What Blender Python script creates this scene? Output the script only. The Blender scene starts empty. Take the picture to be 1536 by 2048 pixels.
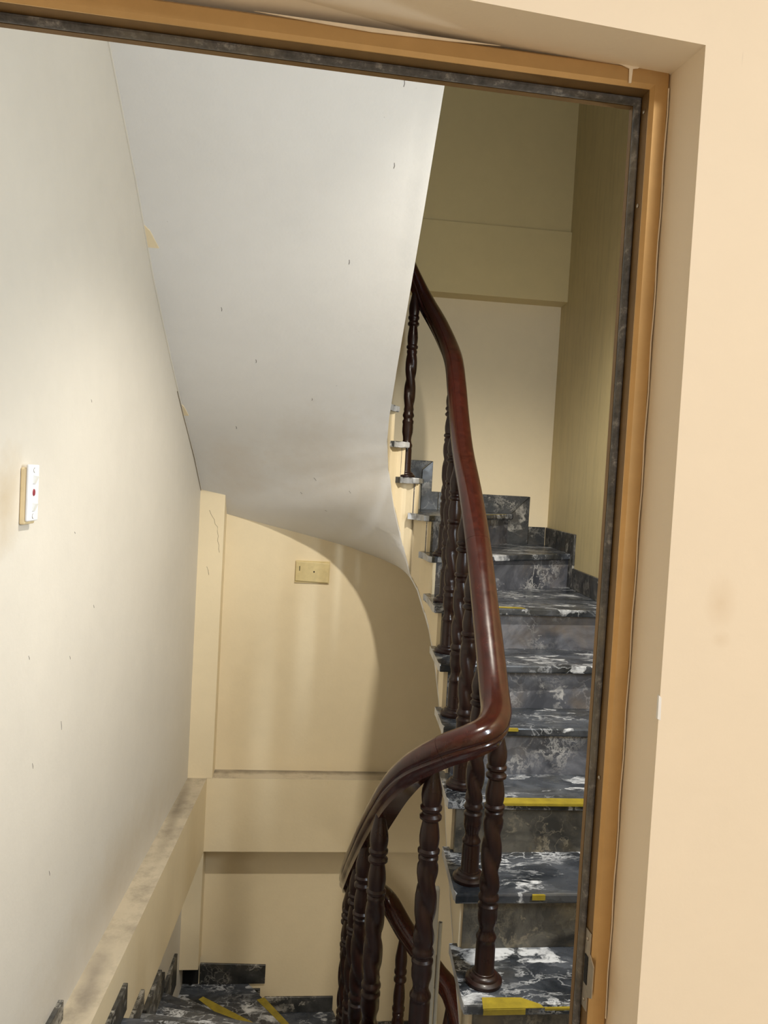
import bpy, bmesh, math, random
from mathutils import Vector, Matrix
random.seed(7)
S = bpy.context.scene
COL = S.collection
PI = math.pi

# ------------------------------------------------------------------ camera, light, exposure
cam = bpy.data.cameras.new('camera')
cam_ob = bpy.data.objects.new('camera', cam); COL.objects.link(cam_ob)
cam.sensor_fit = 'VERTICAL'; cam.sensor_height = 24.0
cam.lens = 1540.0 / 2048.0 * 24.0
cam.clip_start = 0.01
_p, _y, _r = math.radians(-2.3), math.radians(-6.1), math.radians(3.15)
fw = Vector((-math.sin(_y) * math.cos(_p), math.cos(_y) * math.cos(_p), math.sin(_p)))
rt = Vector((math.cos(_y), math.sin(_y), 0)); up = rt.cross(fw)
r2 = rt * math.cos(_r) + up * math.sin(_r); u2 = -rt * math.sin(_r) + up * math.cos(_r)
m = Matrix((r2, u2, -fw)).transposed().to_4x4(); m.translation = Vector((0, 0, 1.55))
cam_ob.matrix_world = m
S.camera = cam_ob

S.view_settings.view_transform = 'Standard'
S.view_settings.look = 'None'
S.view_settings.gamma = 1.0
S.view_settings.use_curve_mapping = False
S.view_settings.exposure = 0.0
w = bpy.data.worlds.new('world'); S.world = w; w.use_nodes = True
w.node_tree.nodes['Background'].inputs[0].default_value = (0.75, 0.85, 1.0, 1)
w.node_tree.nodes['Background'].inputs[1].default_value = 0.3

def area(name, loc, aim, sx, sy, power, color):
    l = bpy.data.lights.new(name, 'AREA'); l.shape = 'RECTANGLE'; l.size = sx; l.size_y = sy
    l.energy = power; l.color = color
    o = bpy.data.objects.new(name, l); COL.objects.link(o)
    d = (Vector(aim) - Vector(loc)).normalized()
    o.rotation_euler = d.to_track_quat('-Z', 'Y').to_euler(); o.location = loc
    return o
def spot(name, loc, aim, angle, blend, radius, power, color):
    l = bpy.data.lights.new(name, 'SPOT'); l.spot_size = math.radians(angle); l.spot_blend = blend
    l.shadow_soft_size = radius; l.energy = power; l.color = color
    o = bpy.data.objects.new(name, l); COL.objects.link(o); o.location = loc
    o.rotation_euler = (Vector(aim) - Vector(loc)).to_track_quat('-Z', 'Y').to_euler()
    return o
DOWNLIGHT = (0.72, 1.82, 3.10)                 # shaded lamp under the landing above
spot('landing_lamp_light', DOWNLIGHT, (0.70, 2.9, 0), 108, 0.7, 0.04, 265, (1.0, 0.93, 0.80))
spot('lower_landing_lamp_light', (DOWNLIGHT[0], DOWNLIGHT[1], -0.20), (0.70, 2.2, -3), 165, 0.4, 0.06, 45, (1.0, 0.93, 0.80))
area('batten_light', (1.21, 1.25, 1.75), (-0.6, 2.5, 1.65), 0.08, 0.8, 31, (0.79, 0.90, 1.0))
area('room_lamp_light', (0.9, -0.9, 2.78), (0.9, -0.7, 0), 0.5, 0.5, 33, (1.0, 0.96, 0.90))
area('window_light', (0.9, -2.9, 1.5), (0.7, 0.9, 1.6), 1.6, 1.3, 28, (0.88, 0.94, 1.0))

# ------------------------------------------------------------------ materials
def nt(name):
    m = bpy.data.materials.new(name); m.use_nodes = True
    n = m.node_tree; n.nodes.clear()
    out = n.nodes.new('ShaderNodeOutputMaterial'); b = n.nodes.new('ShaderNodeBsdfPrincipled')
    n.links.new(b.outputs[0], out.inputs[0])
    return m, n, b
def node(n, t, **kw):
    x = n.nodes.new(t)
    for k, v in kw.items():
        if k.startswith('_'): setattr(x, k[1:], v)
        else: x.inputs[k.replace('__', ' ')].default_value = v
    return x
def mixc(n, fac, a, b, mode='MIX'):
    x = n.nodes.new('ShaderNodeMix'); x.data_type = 'RGBA'; x.blend_type = mode
    for i, v in ((0, fac), (6, a), (7, b)):
        if isinstance(v, (tuple, list)): x.inputs[i].default_value = (*v[:3], 1)
        elif isinstance(v, (int, float)): x.inputs[i].default_value = v
        else: n.links.new(v, x.inputs[i])
    return x.outputs[2]
def ramp(n, src, stops):
    r = n.nodes.new('ShaderNodeValToRGB'); n.links.new(src, r.inputs[0])
    e = r.color_ramp.elements
    while len(e) < len(stops): e.new(0.5)
    for i, (p, c) in enumerate(stops):
        e[i].position = p; e[i].color = (*c, 1) if isinstance(c, tuple) else (c, c, c, 1)
    return r.outputs[0]
def coord(n, scale=(1, 1, 1), loc=(0, 0, 0), rnd=False):
    t = n.nodes.new('ShaderNodeTexCoord'); mp = n.nodes.new('ShaderNodeMapping')
    n.links.new(t.outputs['Object'], mp.inputs[0]); mp.inputs['Scale'].default_value = scale
    mp.inputs['Location'].default_value = loc
    if rnd:
        oi = n.nodes.new('ShaderNodeObjectInfo'); ml = n.nodes.new('ShaderNodeMath'); ml.operation = 'MULTIPLY'
        ml.inputs[1].default_value = 61.0; n.links.new(oi.outputs['Random'], ml.inputs[0])
        va = n.nodes.new('ShaderNodeVectorMath'); va.operation = 'ADD'
        n.links.new(mp.outputs[0], va.inputs[0]); n.links.new(ml.outputs[0], va.inputs[1])
        return va.outputs[0]
    return mp.outputs[0]
def noise(n, vec, scale, detail=4, rough=0.55, dist=0.0):
    x = node(n, 'ShaderNodeTexNoise', Scale=scale, Detail=detail, Roughness=rough, Distortion=dist)
    n.links.new(vec, x.inputs['Vector']); return x.outputs['Fac']
def math_(n, op, a, b=0.0, clamp=False):
    x = n.nodes.new('ShaderNodeMath'); x.operation = op; x.use_clamp = clamp
    for i, v in ((0, a), (1, b)):
        if isinstance(v, (int, float)): x.inputs[i].default_value = v
        else: n.links.new(v, x.inputs[i])
    return x.outputs[0]
def bump(n, b, h, strength=0.2, dist=0.002):
    x = n.nodes.new('ShaderNodeBump'); x.inputs['Strength'].default_value = strength
    x.inputs['Distance'].default_value = dist
    n.links.new(h, x.inputs['Height']); n.links.new(x.outputs[0], b.inputs['Normal'])
def stain_fac(n, loc, size, power=1.0, nscale=9.0):
    """soft patch of dirt round a place on the wall (its own ragged outline)"""
    t = n.nodes.new('ShaderNodeTexCoord'); mp = n.nodes.new('ShaderNodeMapping'); mp.vector_type = 'TEXTURE'
    n.links.new(t.outputs['Object'], mp.inputs[0])
    mp.inputs['Location'].default_value = loc; mp.inputs['Scale'].default_value = size
    ln = n.nodes.new('ShaderNodeVectorMath'); ln.operation = 'LENGTH'; n.links.new(mp.outputs[0], ln.inputs[0])
    nz = noise(n, t.outputs['Object'], nscale, 5, 0.65)
    d = math_(n, 'ADD', ln.outputs['Value'], math_(n, 'MULTIPLY', math_(n, 'SUBTRACT', nz, 0.5), 1.3))
    f = math_(n, 'SUBTRACT', 1.0, d, True)
    return math_(n, 'MULTIPLY', f, power, True)

def paint(name, col, var=0.06, rough=0.62, dirt=None, stains=(), bumps=0.12, streak=False):
    m, n, b = nt(name)
    v = coord(n)
    big = noise(n, v, 1.7, 4, 0.6); fine = noise(n, v, 14, 5, 0.6)
    f = math_(n, 'ADD', math_(n, 'MULTIPLY', big, 0.7), math_(n, 'MULTIPLY', fine, 0.3))
    lo = tuple(c * (1 - var) for c in col); hi = tuple(min(1, c * (1 + var)) for c in col)
    c = ramp(n, f, [(0.3, lo), (0.7, hi)])
    if streak:
        sv = coord(n, (16, 16, 1.6)); s = noise(n, sv, 1.6, 5, 0.7)
        c = mixc(n, math_(n, 'MULTIPLY', math_(n, 'SUBTRACT', s, 0.48, True), 1.6, True), c, tuple(x * 0.62 for x in col))
    if dirt:
        dn = noise(n, v, 5.5, 8, 0.72)
        c = mixc(n, math_(n, 'MULTIPLY', math_(n, 'SUBTRACT', dn, dirt[1], True), dirt[2], True), c, dirt[0])
    # sparse scuffs
    sv = coord(n, (55, 55, 9)); sc = noise(n, sv, 1.0, 2, 0.5)
    c = mixc(n, math_(n, 'MULTIPLY', math_(n, 'SUBTRACT', sc, 0.79, True), 9, True), c, tuple(x * 0.45 for x in col))
    for (loc, size, scol, pw) in stains:
        c = mixc(n, stain_fac(n, loc, size, pw), c, scol)
    n.links.new(c, b.inputs['Base Color'])
    b.inputs['Roughness'].default_value = rough
    bump(n, b, math_(n, 'ADD', noise(n, v, 60, 3), math_(n, 'MULTIPLY', big, 2.0)), bumps, 0.004)
    return m

def marble(name, dark, mid, vein, warm, scale=(1, 1, 1), vs=5.0, warmth=0.4, rough=0.28, white=0.60):
    m, n, b = nt(name)
    v = coord(n, scale, rnd=True)
    base = noise(n, v, vs * 0.9, 8, 0.62, 1.0)
    c = ramp(n, base, [(0.36, dark), (0.56, mid), (0.7, tuple(x * 1.35 for x in mid))])
    # broken angular fragments
    vo = node(n, 'ShaderNodeTexVoronoi', Scale=vs * 1.6, _feature='F1'); dv = n.nodes.new('ShaderNodeVectorMath'); dv.operation = 'ADD'
    dn = node(n, 'ShaderNodeTexNoise', Scale=vs * 1.8, Detail=6.0); n.links.new(v, dn.inputs['Vector'])
    sc = n.nodes.new('ShaderNodeVectorMath'); sc.operation = 'SCALE'; sc.inputs['Scale'].default_value = 0.22
    n.links.new(dn.outputs['Color'], sc.inputs[0]); n.links.new(v, dv.inputs[0]); n.links.new(sc.outputs[0], dv.inputs[1])
    n.links.new(dv.outputs[0], vo.inputs['Vector'])
    sep = n.nodes.new('ShaderNodeSeparateColor'); n.links.new(vo.outputs['Color'], sep.inputs[0])
    c = mixc(n, math_(n, 'MULTIPLY', sep.outputs[0], 0.55), c, dark)
    ve = node(n, 'ShaderNodeTexVoronoi', Scale=vs * 1.6, _feature='DISTANCE_TO_EDGE'); n.links.new(dv.outputs[0], ve.inputs['Vector'])
    crk = math_(n, 'SUBTRACT', 1.0, math_(n, 'MULTIPLY', ve.outputs['Distance'], 26.0), True)
    chip = math_(n, 'MULTIPLY', math_(n, 'SUBTRACT', sep.outputs[1], 0.90, True), 30, True)
    # warm brown breccia
    wn = noise(n, v, vs * 0.7, 5, 0.6, 0.5)
    c = mixc(n, math_(n, 'MULTIPLY', math_(n, 'MULTIPLY', math_(n, 'SUBTRACT', wn, 0.5, True), 4.5, True), warmth), c, warm)
    # white veins: thin ridges kept only in some places, and white blotches
    r1 = noise(n, dv.outputs[0], vs * 0.55, 6, 0.68, 0.3)
    ridge = math_(n, 'ABSOLUTE', math_(n, 'SUBTRACT', r1, 0.5))
    thin = math_(n, 'SUBTRACT', 1.0, math_(n, 'MULTIPLY', ridge, 42.0), True)
    keep = math_(n, 'MULTIPLY', math_(n, 'SUBTRACT', noise(n, v, vs * 0.6, 4), 0.475, True), 7, True)
    c = mixc(n, math_(n, 'MULTIPLY', math_(n, 'MULTIPLY', math_(n, 'MAXIMUM', thin, math_(n, 'MULTIPLY', crk, 0.65)), keep), 0.85), c, vein)
    c = mixc(n, math_(n, 'MULTIPLY', math_(n, 'MULTIPLY', chip, ramp(n, noise(n, v, vs * 2.2, 6, 0.7), [(0.42, 0.0), (0.6, 1.0)])), 0.75), c, vein)
    bl = noise(n, dv.outputs[0], vs * 0.9, 7, 0.66, 0.6)
    c = mixc(n, math_(n, 'MULTIPLY', math_(n, 'MULTIPLY', math_(n, 'SUBTRACT', bl, white + 0.01, True), 16, True), 0.8), c, vein)
    n.links.new(c, b.inputs['Base Color'])
    b.inputs['Roughness'].default_value = rough
    rr = ramp(n, noise(n, v, 8, 5), [(0.3, rough * 0.75), (0.7, rough * 1.6)]); n.links.new(rr, b.inputs['Roughness'])
    return m

def wood(name, a, bcol, rough=0.2, coat=0.35):
    m, n, b = nt(name)
    v = coord(n, (18, 18, 2.2)); f = noise(n, v, 2.5, 6, 0.6, 0.4)
    c = ramp(n, f, [(0.3, a), (0.72, bcol)])
    d = noise(n, coord(n), 6, 5, 0.7)
    c = mixc(n, math_(n, 'MULTIPLY', math_(n, 'SUBTRACT', d, 0.55, True), 1.5, True), c, tuple(x * 0.5 for x in a))
    n.links.new(c, b.inputs['Base Color'])
    rr = ramp(n, noise(n, coord(n), 9, 4), [(0.3, rough * 0.8), (0.7, rough * 1.7)]); n.links.new(rr, b.inputs['Roughness'])
    b.inputs['Coat Weight'].default_value = coat; b.inputs['Coat Roughness'].default_value = 0.12
    b.inputs['Specular IOR Level'].default_value = 0.32
    return m

def plain(name, col, rough=0.5, metal=0.0, var=0.08, nscale=20, spec=0.5):
    m, n, b = nt(name)
    f = noise(n, coord(n), nscale, 5, 0.6)
    n.links.new(ramp(n, f, [(0.3, tuple(c * (1 - var) for c in col)), (0.7, tuple(min(1, c * (1 + var)) for c in col))]), b.inputs['Base Color'])
    b.inputs['Roughness'].default_value = rough; b.inputs['Metallic'].default_value = metal
    b.inputs['Specular IOR Level'].default_value = spec
    return m

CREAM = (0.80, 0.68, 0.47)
M = {}
M['room'] = paint('room_cream_paint', (0.84, 0.715, 0.54), 0.03, 0.6, bumps=0.10, stains=[
    ((0.480, 0.825, 1.432), (0.022, 0.1, 0.035), (0.66, 0.50, 0.32), 0.45), ((0.483, 0.825, 1.39), (0.014, 0.1, 0.012), (0.70, 0.55, 0.37), 0.4)])
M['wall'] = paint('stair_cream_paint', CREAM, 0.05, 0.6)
M['left'] = paint('left_cream_paint', (0.66, 0.625, 0.565), 0.05, 0.6, stains=[
    ((-0.70, 1.88, 1.46), (0.3, 0.10, 0.16), (0.50, 0.38, 0.22), 0.55), ((-0.63, 2.9, 0.0), (0.3, 1.0, 0.22), (0.55, 0.47, 0.36), 0.5)])
M['olive'] = paint('shade_toned_cream_paint', (0.66, 0.53, 0.27), 0.06, 0.55, streak=False)  # cream darkened to olive: dimness of the upper right put into the colour
M['right'] = paint('right_shade_toned_paint', (0.64, 0.53, 0.29), 0.08, 0.5, streak=True)  # cream darkened for the shade on this wall; the streaks are its own
M['soffit'] = paint('soffit_white_paint', (0.74, 0.73, 0.72), 0.04, 0.7, stains=[
    ((0.10, 3.75, 1.6), (0.35, 0.5, 0.35), (0.58, 0.50, 0.40), 0.45), ((-0.35, 4.0, 1.5), (0.2, 0.3, 0.3), (0.62, 0.52, 0.42), 0.4),
    ((0.35, 2.75, 2.58), (0.045, 0.5, 0.5), (0.58, 0.58, 0.58), 0.5)])
M['ledge'] = paint('dusty_ledge', (0.50, 0.43, 0.32), 0.12, 0.85, dirt=((0.20, 0.17, 0.13), 0.48, 3.0), stains=[((0.2, 4.385, -.145), (1.2, .05, .2), (.16, .13, .09), .8), ((-.545, 3.9, -.145), (.045, .6, .2), (.17, .14, .10), .75), ((-.44, 4.36, -.145), (.05, .05, .1), (.07, .055, .04), .9), ((-.61, 2.55, -.145), (.05, .25, .2), (.20, .17, .14), .7)])
M['tread'] = marble('dark_tread_marble', (0.012, 0.015, 0.020), (0.075, 0.083, 0.100), (0.70, 0.72, 0.76), (0.11, 0.10, 0.075), (0.85, 1.7, 1), 5.5, 0.25, 0.22, 0.585)
M['riser'] = marble('grey_riser_marble', (0.045, 0.048, 0.060), (0.15, 0.155, 0.18), (0.50, 0.49, 0.48), (0.20, 0.15, 0.10), (1, 1, 1), 6.0, 0.5, 0.35, 0.62)
M['brown'] = marble('brown_riser_marble', (0.035, 0.033, 0.03), (0.13, 0.12, 0.10), (0.29, 0.25, 0.18), (0.22, 0.17, 0.09), (1, 1, 1), 7.0, 0.8, 0.4, 0.60)
M['skirt'] = marble('dark_skirting_marble', (0.015, 0.016, 0.017), (0.055, 0.055, 0.055), (0.42, 0.40, 0.36), (0.12, 0.10, 0.07), (1, 1, 1), 7.0, 0.4, 0.35, 0.585)
M['edge'] = plain('pale_marble_edge', (0.42, 0.43, 0.45), 0.3, 0, 0.45, 14)
M['rail'] = wood('varnished_handrail_wood', (0.020, 0.0045, 0.003), (0.040, 0.0085, 0.005), 0.15, 0.3)
M['bal'] = wood('turned_baluster_wood', (0.011, 0.0042, 0.0032), (0.025, 0.0080, 0.0055), 0.27, 0.08)
M['tape'] = plain('yellow_marking_tape', (0.27, 0.205, 0.016), 0.45, 0, 0.25, 25)
M['gold'] = plain('bronze_gold_aluminium', (0.55, 0.35, 0.15), 0.33, 0.75, 0.05, 30)
M['bronze'] = plain('shaded_bronze_channel', (0.20, 0.115, 0.04), 0.5, 0.5, 0.1, 30)
def gasket_mat():
    m, n, b = nt('old_rubber_gasket')
    v = coord(n); f = noise(n, v, 60, 6, 0.7); g = noise(n, coord(n, (1, 1, 1)), 9, 4, 0.6)
    c = ramp(n, f, [(0.32, (0.028, 0.023, 0.018)), (0.55, (0.085, 0.075, 0.065)), (0.72, (0.30, 0.27, 0.23))])
    c = mixc(n, math_(n, 'MULTIPLY', math_(n, 'SUBTRACT', g, 0.5, True), 3, True), c, (0.20, 0.16, 0.10))
    n.links.new(c, b.inputs['Base Color']); b.inputs['Roughness'].default_value = 0.6
    bump(n, b, f, 0.5, 0.002); return m
M['gasket'] = gasket_mat()
M['steel'] = plain('dull_steel', (0.42, 0.36, 0.28), 0.35, 0.9, 0.15, 60)
M['black'] = plain('black_void', (0.006, 0.006, 0.006), 0.9)
M['caulk'] = plain('dried_white_plaster', (0.80, 0.66, 0.47), 0.8, 0, 0.1)
M['swbox'] = plain('cream_painted_switch_box', (0.78, 0.64, 0.40), 0.5)
M['white'] = plain('white_plastic', (0.78, 0.80, 0.86), 0.35, 0, 0.03)
M['toggle'] = plain('bright_white_plastic', (0.88, 0.89, 0.88), 0.3, 0, 0.02)
M['red'] = plain('dark_red_plastic', (0.28, 0.03, 0.05), 0.25)
M['outlet'] = plain('painted_over_plastic', (0.66, 0.54, 0.28), 0.45, 0, 0.1)
M['pipe'] = plain('grey_white_plastic', (0.55, 0.55, 0.52), 0.4, 0, 0.05)
M['floor'] = plain('pale_room_tile', (0.62, 0.56, 0.47), 0.35, 0, 0.08, 5)
M['crack'] = plain('crack_dark', (0.16, 0.12, 0.07), 0.9)
M['mark'] = plain('wall_nick_dark', (0.13, 0.11, 0.10), 0.9)
M['chip'] = plain('bare_white_plaster', (0.86, 0.84, 0.80), 0.9)
def glow():
    m, n, b = nt('lit_diffuser'); b.inputs['Emission Color'].default_value = (0.9, 0.95, 1, 1)
    b.inputs['Emission Strength'].default_value = 2.0; return m
M['glow'] = glow()

# ------------------------------------------------------------------ mesh helpers
def link(name, bm, mat, parent=None, smooth=False, loc=None, mats=None):
    me = bpy.data.meshes.new(name)
    bmesh.ops.recalc_face_normals(bm, faces=bm.faces)
    if loc is not None: bmesh.ops.translate(bm, verts=bm.verts, vec=-Vector(loc))
    bm.to_mesh(me); bm.free()
    for mm in (mats or [mat]): me.materials.append(mm)
    if smooth:
        for p in me.polygons: p.use_smooth = True
        me.set_sharp_from_angle(angle=math.radians(40))
    o = bpy.data.objects.new(name, me); COL.objects.link(o)
    if loc is not None: o.location = loc
    if parent is not None:
        o.parent = parent
        if loc is not None: o.location = Vector(loc) - world_loc(parent)
        else: o.location = -world_loc(parent)
    return o
def world_loc(o):
    v = Vector(o.location)
    while o.parent is not None:
        o = o.parent; v += Vector(o.location)
    return v
def struct(o): o['kind'] = 'structure'; return o
def thing(name, label, cat, loc, group=None):
    o = bpy.data.objects.new(name, None); COL.objects.link(o); o.location = loc
    o.empty_display_size = 0.05
    o['label'] = label; o['category'] = cat
    if group: o['group'] = group
    return o
def sempty(name, loc=(0, 0, 0)):
    o = bpy.data.objects.new(name, None); COL.objects.link(o); o.location = loc; o.empty_display_size = 0.05
    o['kind'] = 'structure'; return o
def quad_prism(bm, poly, z0, z1):
    a = [bm.verts.new((p[0], p[1], z0)) for p in poly]; b = [bm.verts.new((p[0], p[1], z1)) for p in poly]
    k = len(poly); bm.faces.new(a[::-1]); bm.faces.new(b)
    for i in range(k): bm.faces.new((a[i], a[(i + 1) % k], b[(i + 1) % k], b[i]))
    return a, b
def hexa(bm, p):
    v = [bm.verts.new(q) for q in p]
    for f in ((0, 3, 2, 1), (4, 5, 6, 7), (0, 1, 5, 4), (1, 2, 6, 5), (2, 3, 7, 6), (3, 0, 4, 7)):
        bm.faces.new([v[i] for i in f])
    return v
def box(bm, x0, x1, y0, y1, z0, z1):
    return hexa(bm, [(x0, y0, z0), (x1, y0, z0), (x1, y1, z0), (x0, y1, z0), (x0, y0, z1), (x1, y0, z1), (x1, y1, z1), (x0, y1, z1)])
def bevel(bm, off, seg=2, edges=None):
    bmesh.ops.bevel(bm, geom=list(edges if edges is not None else bm.edges), offset=off, segments=seg, profile=0.5, affect='EDGES')
def lathe(bm, prof, c, seg=24, fn=None, cap=True):
    rings = []
    for (r, z) in prof:
        ring = []
        for i in range(seg):
            t = 2 * PI * i / seg
            rr = r * (fn(t, z) if fn else 1.0)
            ring.append(bm.verts.new((c[0] + rr * math.cos(t), c[1] + rr * math.sin(t), c[2] + z)))
        rings.append(ring)
    for a, b in zip(rings[:-1], rings[1:]):
        for i in range(seg):
            bm.faces.new((a[i], a[(i + 1) % seg], b[(i + 1) % seg], b[i]))
    if cap: bm.faces.new(rings[0][::-1]); bm.faces.new(rings[-1])
def tube(bm, pts, r, seg=8):
    sweep(bm, [Vector(p) for p in pts], [(r * math.cos(2 * PI * i / seg), r * math.sin(2 * PI * i / seg)) for i in range(seg)])
def sweep(bm, pts, sec, cap=True, tangents=None):
    rings = []
    for i, p in enumerate(pts):
        t = tangents[i] if tangents else (pts[min(i + 1, len(pts) - 1)] - pts[max(i - 1, 0)]).normalized()
        upv = Vector((0, 0, 1)) if abs(t.z) < 0.95 else Vector((0, 1, 0))
        s = t.cross(upv).normalized(); u = s.cross(t).normalized()
        rings.append([bm.verts.new(p + s * a + u * b) for a, b in sec])
    k = len(sec)
    for a, b in zip(rings[:-1], rings[1:]):
        for i in range(k): bm.faces.new((a[i], a[(i + 1) % k], b[(i + 1) % k], b[i]))
    if cap: bm.faces.new(rings[0][::-1]); bm.faces.new(rings[-1])
def catmull(pts, n=8):
    P = [Vector(p) for p in pts]; out = []
    for i in range(len(P) - 1):
        p0 = P[max(i - 1, 0)]; p1 = P[i]; p2 = P[i + 1]; p3 = P[min(i + 2, len(P) - 1)]
        for k in range(n):
            t = k / n
            out.append(0.5 * ((2 * p1) + (p2 - p0) * t + (2 * p0 - 5 * p1 + 4 * p2 - p3) * t * t + (3 * p1 - p0 - 3 * p2 + p3) * t ** 3))
    out.append(P[-1]); return out

# ------------------------------------------------------------------ plan of the stairwell
SK = 0.058                                    # the side walls are slightly out of square
def xL(y): return -0.544 + SK * (y - 4.4)     # left wall face
def xR(y): return 1.44 + SK * (y - 4.4)       # right wall face
def xr(y): return 0.512 + SK * (y - 1.93)     # right face of the well
FAR = 4.40; BEAM = 4.27; DOOR0, DOOR1 = 0.825, 0.96
TOP, BOT = 4.6, -3.3
RISE = 0.175

# ------------------------------------------------------------------ structure: stairwell walls
bm = bmesh.new(); hexa(bm, [(xL(0.96) - .15, .96, BOT), (xL(.96), .96, BOT), (xL(4.55), 4.55, BOT), (xL(4.55) - .15, 4.55, BOT),
                           (xL(0.96) - .15, .96, TOP), (xL(.96), .96, TOP), (xL(4.55), 4.55, TOP), (xL(4.55) - .15, 4.55, TOP)])
wall_left = struct(link('wall_left', bm, M['left']))
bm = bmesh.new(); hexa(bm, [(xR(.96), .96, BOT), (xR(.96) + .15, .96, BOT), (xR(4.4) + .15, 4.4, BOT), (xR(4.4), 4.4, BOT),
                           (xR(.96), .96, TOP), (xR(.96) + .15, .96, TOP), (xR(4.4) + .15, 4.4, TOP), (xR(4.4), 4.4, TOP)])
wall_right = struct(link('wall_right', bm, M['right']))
bm = bmesh.new(); box(bm, xL(4.4), 1.60, FAR, FAR + .15, BOT, 0.95)
bm2 = bmesh.new(); box(bm2, xL(4.4), 1.60, FAR, FAR + .15, 0.95, TOP)
wall_back = struct(link('wall_back', bm, M['wall'], mats=[M['wall'], M['olive']]))
# one wall mesh, spare slot for the shade-toned cream: merge the upper block in
me = wall_back.data; b3 = bmesh.new(); b3.from_mesh(me)
bm2.free(); vs = box(b3, xL(4.4), 1.60, FAR, FAR + .15, 0.95, TOP)
b3.to_mesh(me); b3.free()
for p in me.polygons: p.material_index = 0
# beams and the corner pillar of the concrete frame
def two_mat(o, top_mat):
    o.data.materials.append(top_mat)
    for p in o.data.polygons:
        if p.normal.z > 0.8: p.material_index = 1
bm = bmesh.new(); box(bm, -0.452, 1.44, BEAM, FAR + .01, -0.560, -0.145)
o = struct(link('trim_1', bm, M['wall'])); two_mat(o, M['ledge'])
bm = bmesh.new(); hexa(bm, [(xL(.97) - .01, .97, -.565), (xL(.97) + .105, .97, -.565), (xL(BEAM) + .105, BEAM, -.565), (xL(BEAM) - .01, BEAM, -.565),
                           (xL(.97) - .01, .97, -.145), (xL(.97) + .105, .97, -.145), (xL(BEAM) + .105, BEAM, -.145), (xL(BEAM) - .01, BEAM, -.145)])
o = struct(link('trim_2', bm, M['wall'])); two_mat(o, M['ledge'])
bm = bmesh.new(); box(bm, -0.60, -0.418, BEAM, FAR + .01, -0.146, 1.50)
struct(link('trim_3', bm, M['wall']))
bm = bmesh.new(); box(bm, -0.60, -0.447, BEAM, FAR + .01, -1.235, -0.561)
struct(link('trim_4', bm, M['wall']))
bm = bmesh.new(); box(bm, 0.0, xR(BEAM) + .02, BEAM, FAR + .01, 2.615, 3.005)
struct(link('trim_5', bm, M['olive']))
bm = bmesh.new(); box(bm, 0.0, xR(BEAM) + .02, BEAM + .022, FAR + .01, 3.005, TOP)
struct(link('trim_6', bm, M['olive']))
bm = bmesh.new(); box(bm, -1.0, 1.7, .96, 4.55, TOP, TOP + .12)
struct(link('ceiling_stairwell', bm, M['soffit']))
bm = bmesh.new(); box(bm, -1.0, 1.7, .96, 4.55, BOT - .12, BOT)
struct(link('floor_lower', bm, M['tread']))
# landing at door level and the one above
bm = bmesh.new(); quad_prism(bm, [(xL(.96), .96), (xR(.96), .96), (xR(1.955), 1.955), (.512, 1.955), (.50, 2.08), (.33, 2.10), (xL(2.1), 2.10)], -0.15, 0.0)
struct(link('floor', bm, M['tread']))
bm = bmesh.new(); quad_prism(bm, [(xL(.96), .96), (xR(.96), .96), (xR(1.955), 1.955), (.512, 1.955), (.385, 2.12), (xL(2.1), 2.12)], 3.15, 3.32)
struct(link('ceiling_landing', bm, M['soffit']))

# ------------------------------------------------------------------ the room the camera stands in
bm = bmesh.new(); box(bm, 0.411, 2.4, DOOR0, DOOR1, 0, 2.9); box(bm, -1.6, -0.400, DOOR0, DOOR1, 0, 2.9)
hexa(bm, [(-.400, DOOR0, 2.078), (.411, DOOR0, 2.046), (.411, DOOR1, 2.0575), (-.400, DOOR1, 2.0575), (-.400, DOOR0, 2.9), (.411, DOOR0, 2.9), (.411, DOOR1, 2.9), (-.400, DOOR1, 2.9)])
bmesh.ops.remove_doubles(bm, verts=bm.verts, dist=1e-5)
wall_front = struct(link('wall_front', bm, M['room']))
bm = bmesh.new(); box(bm, 2.4, 2.52, -3.0, DOOR1, 0, 2.9); struct(link('wall_room_right', bm, M['room']))
bm = bmesh.new(); box(bm, -1.72, -1.6, -3.0, DOOR1, 0, 2.9); struct(link('wall_room_left', bm, M['room']))
bm = bmesh.new(); box(bm, -1.72, 0.1, -3.12, -3.0, 0, 2.9); box(bm, 1.7, 2.52, -3.12, -3.0, 0, 2.9)
box(bm, 0.1, 1.7, -3.12, -3.0, 0, 0.85); box(bm, 0.1, 1.7, -3.12, -3.0, 2.15, 2.9)
struct(link('wall_room_back', bm, M['room']))
bm = bmesh.new()
for x in (0.1, 0.88, 1.66): box(bm, x, x + .04, -3.1, -3.05, .85, 2.15)
for z in (.85, 2.11): box(bm, .1, 1.7, -3.1, -3.05, z, z + .04)
struct(link('window_1', bm, M['gold']))
bm = bmesh.new(); box(bm, -1.72, 2.52, -3.12, DOOR0, -.1, 0); box(bm, -0.388, 0.411, DOOR0, DOOR1, -.1, 0)
struct(link('floor_room', bm, M['floor']))
bm = bmesh.new(); box(bm, -1.72, 2.52, -3.12, DOOR1, 2.9, 3.0); struct(link('ceiling_room', bm, M['soffit']))

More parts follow.
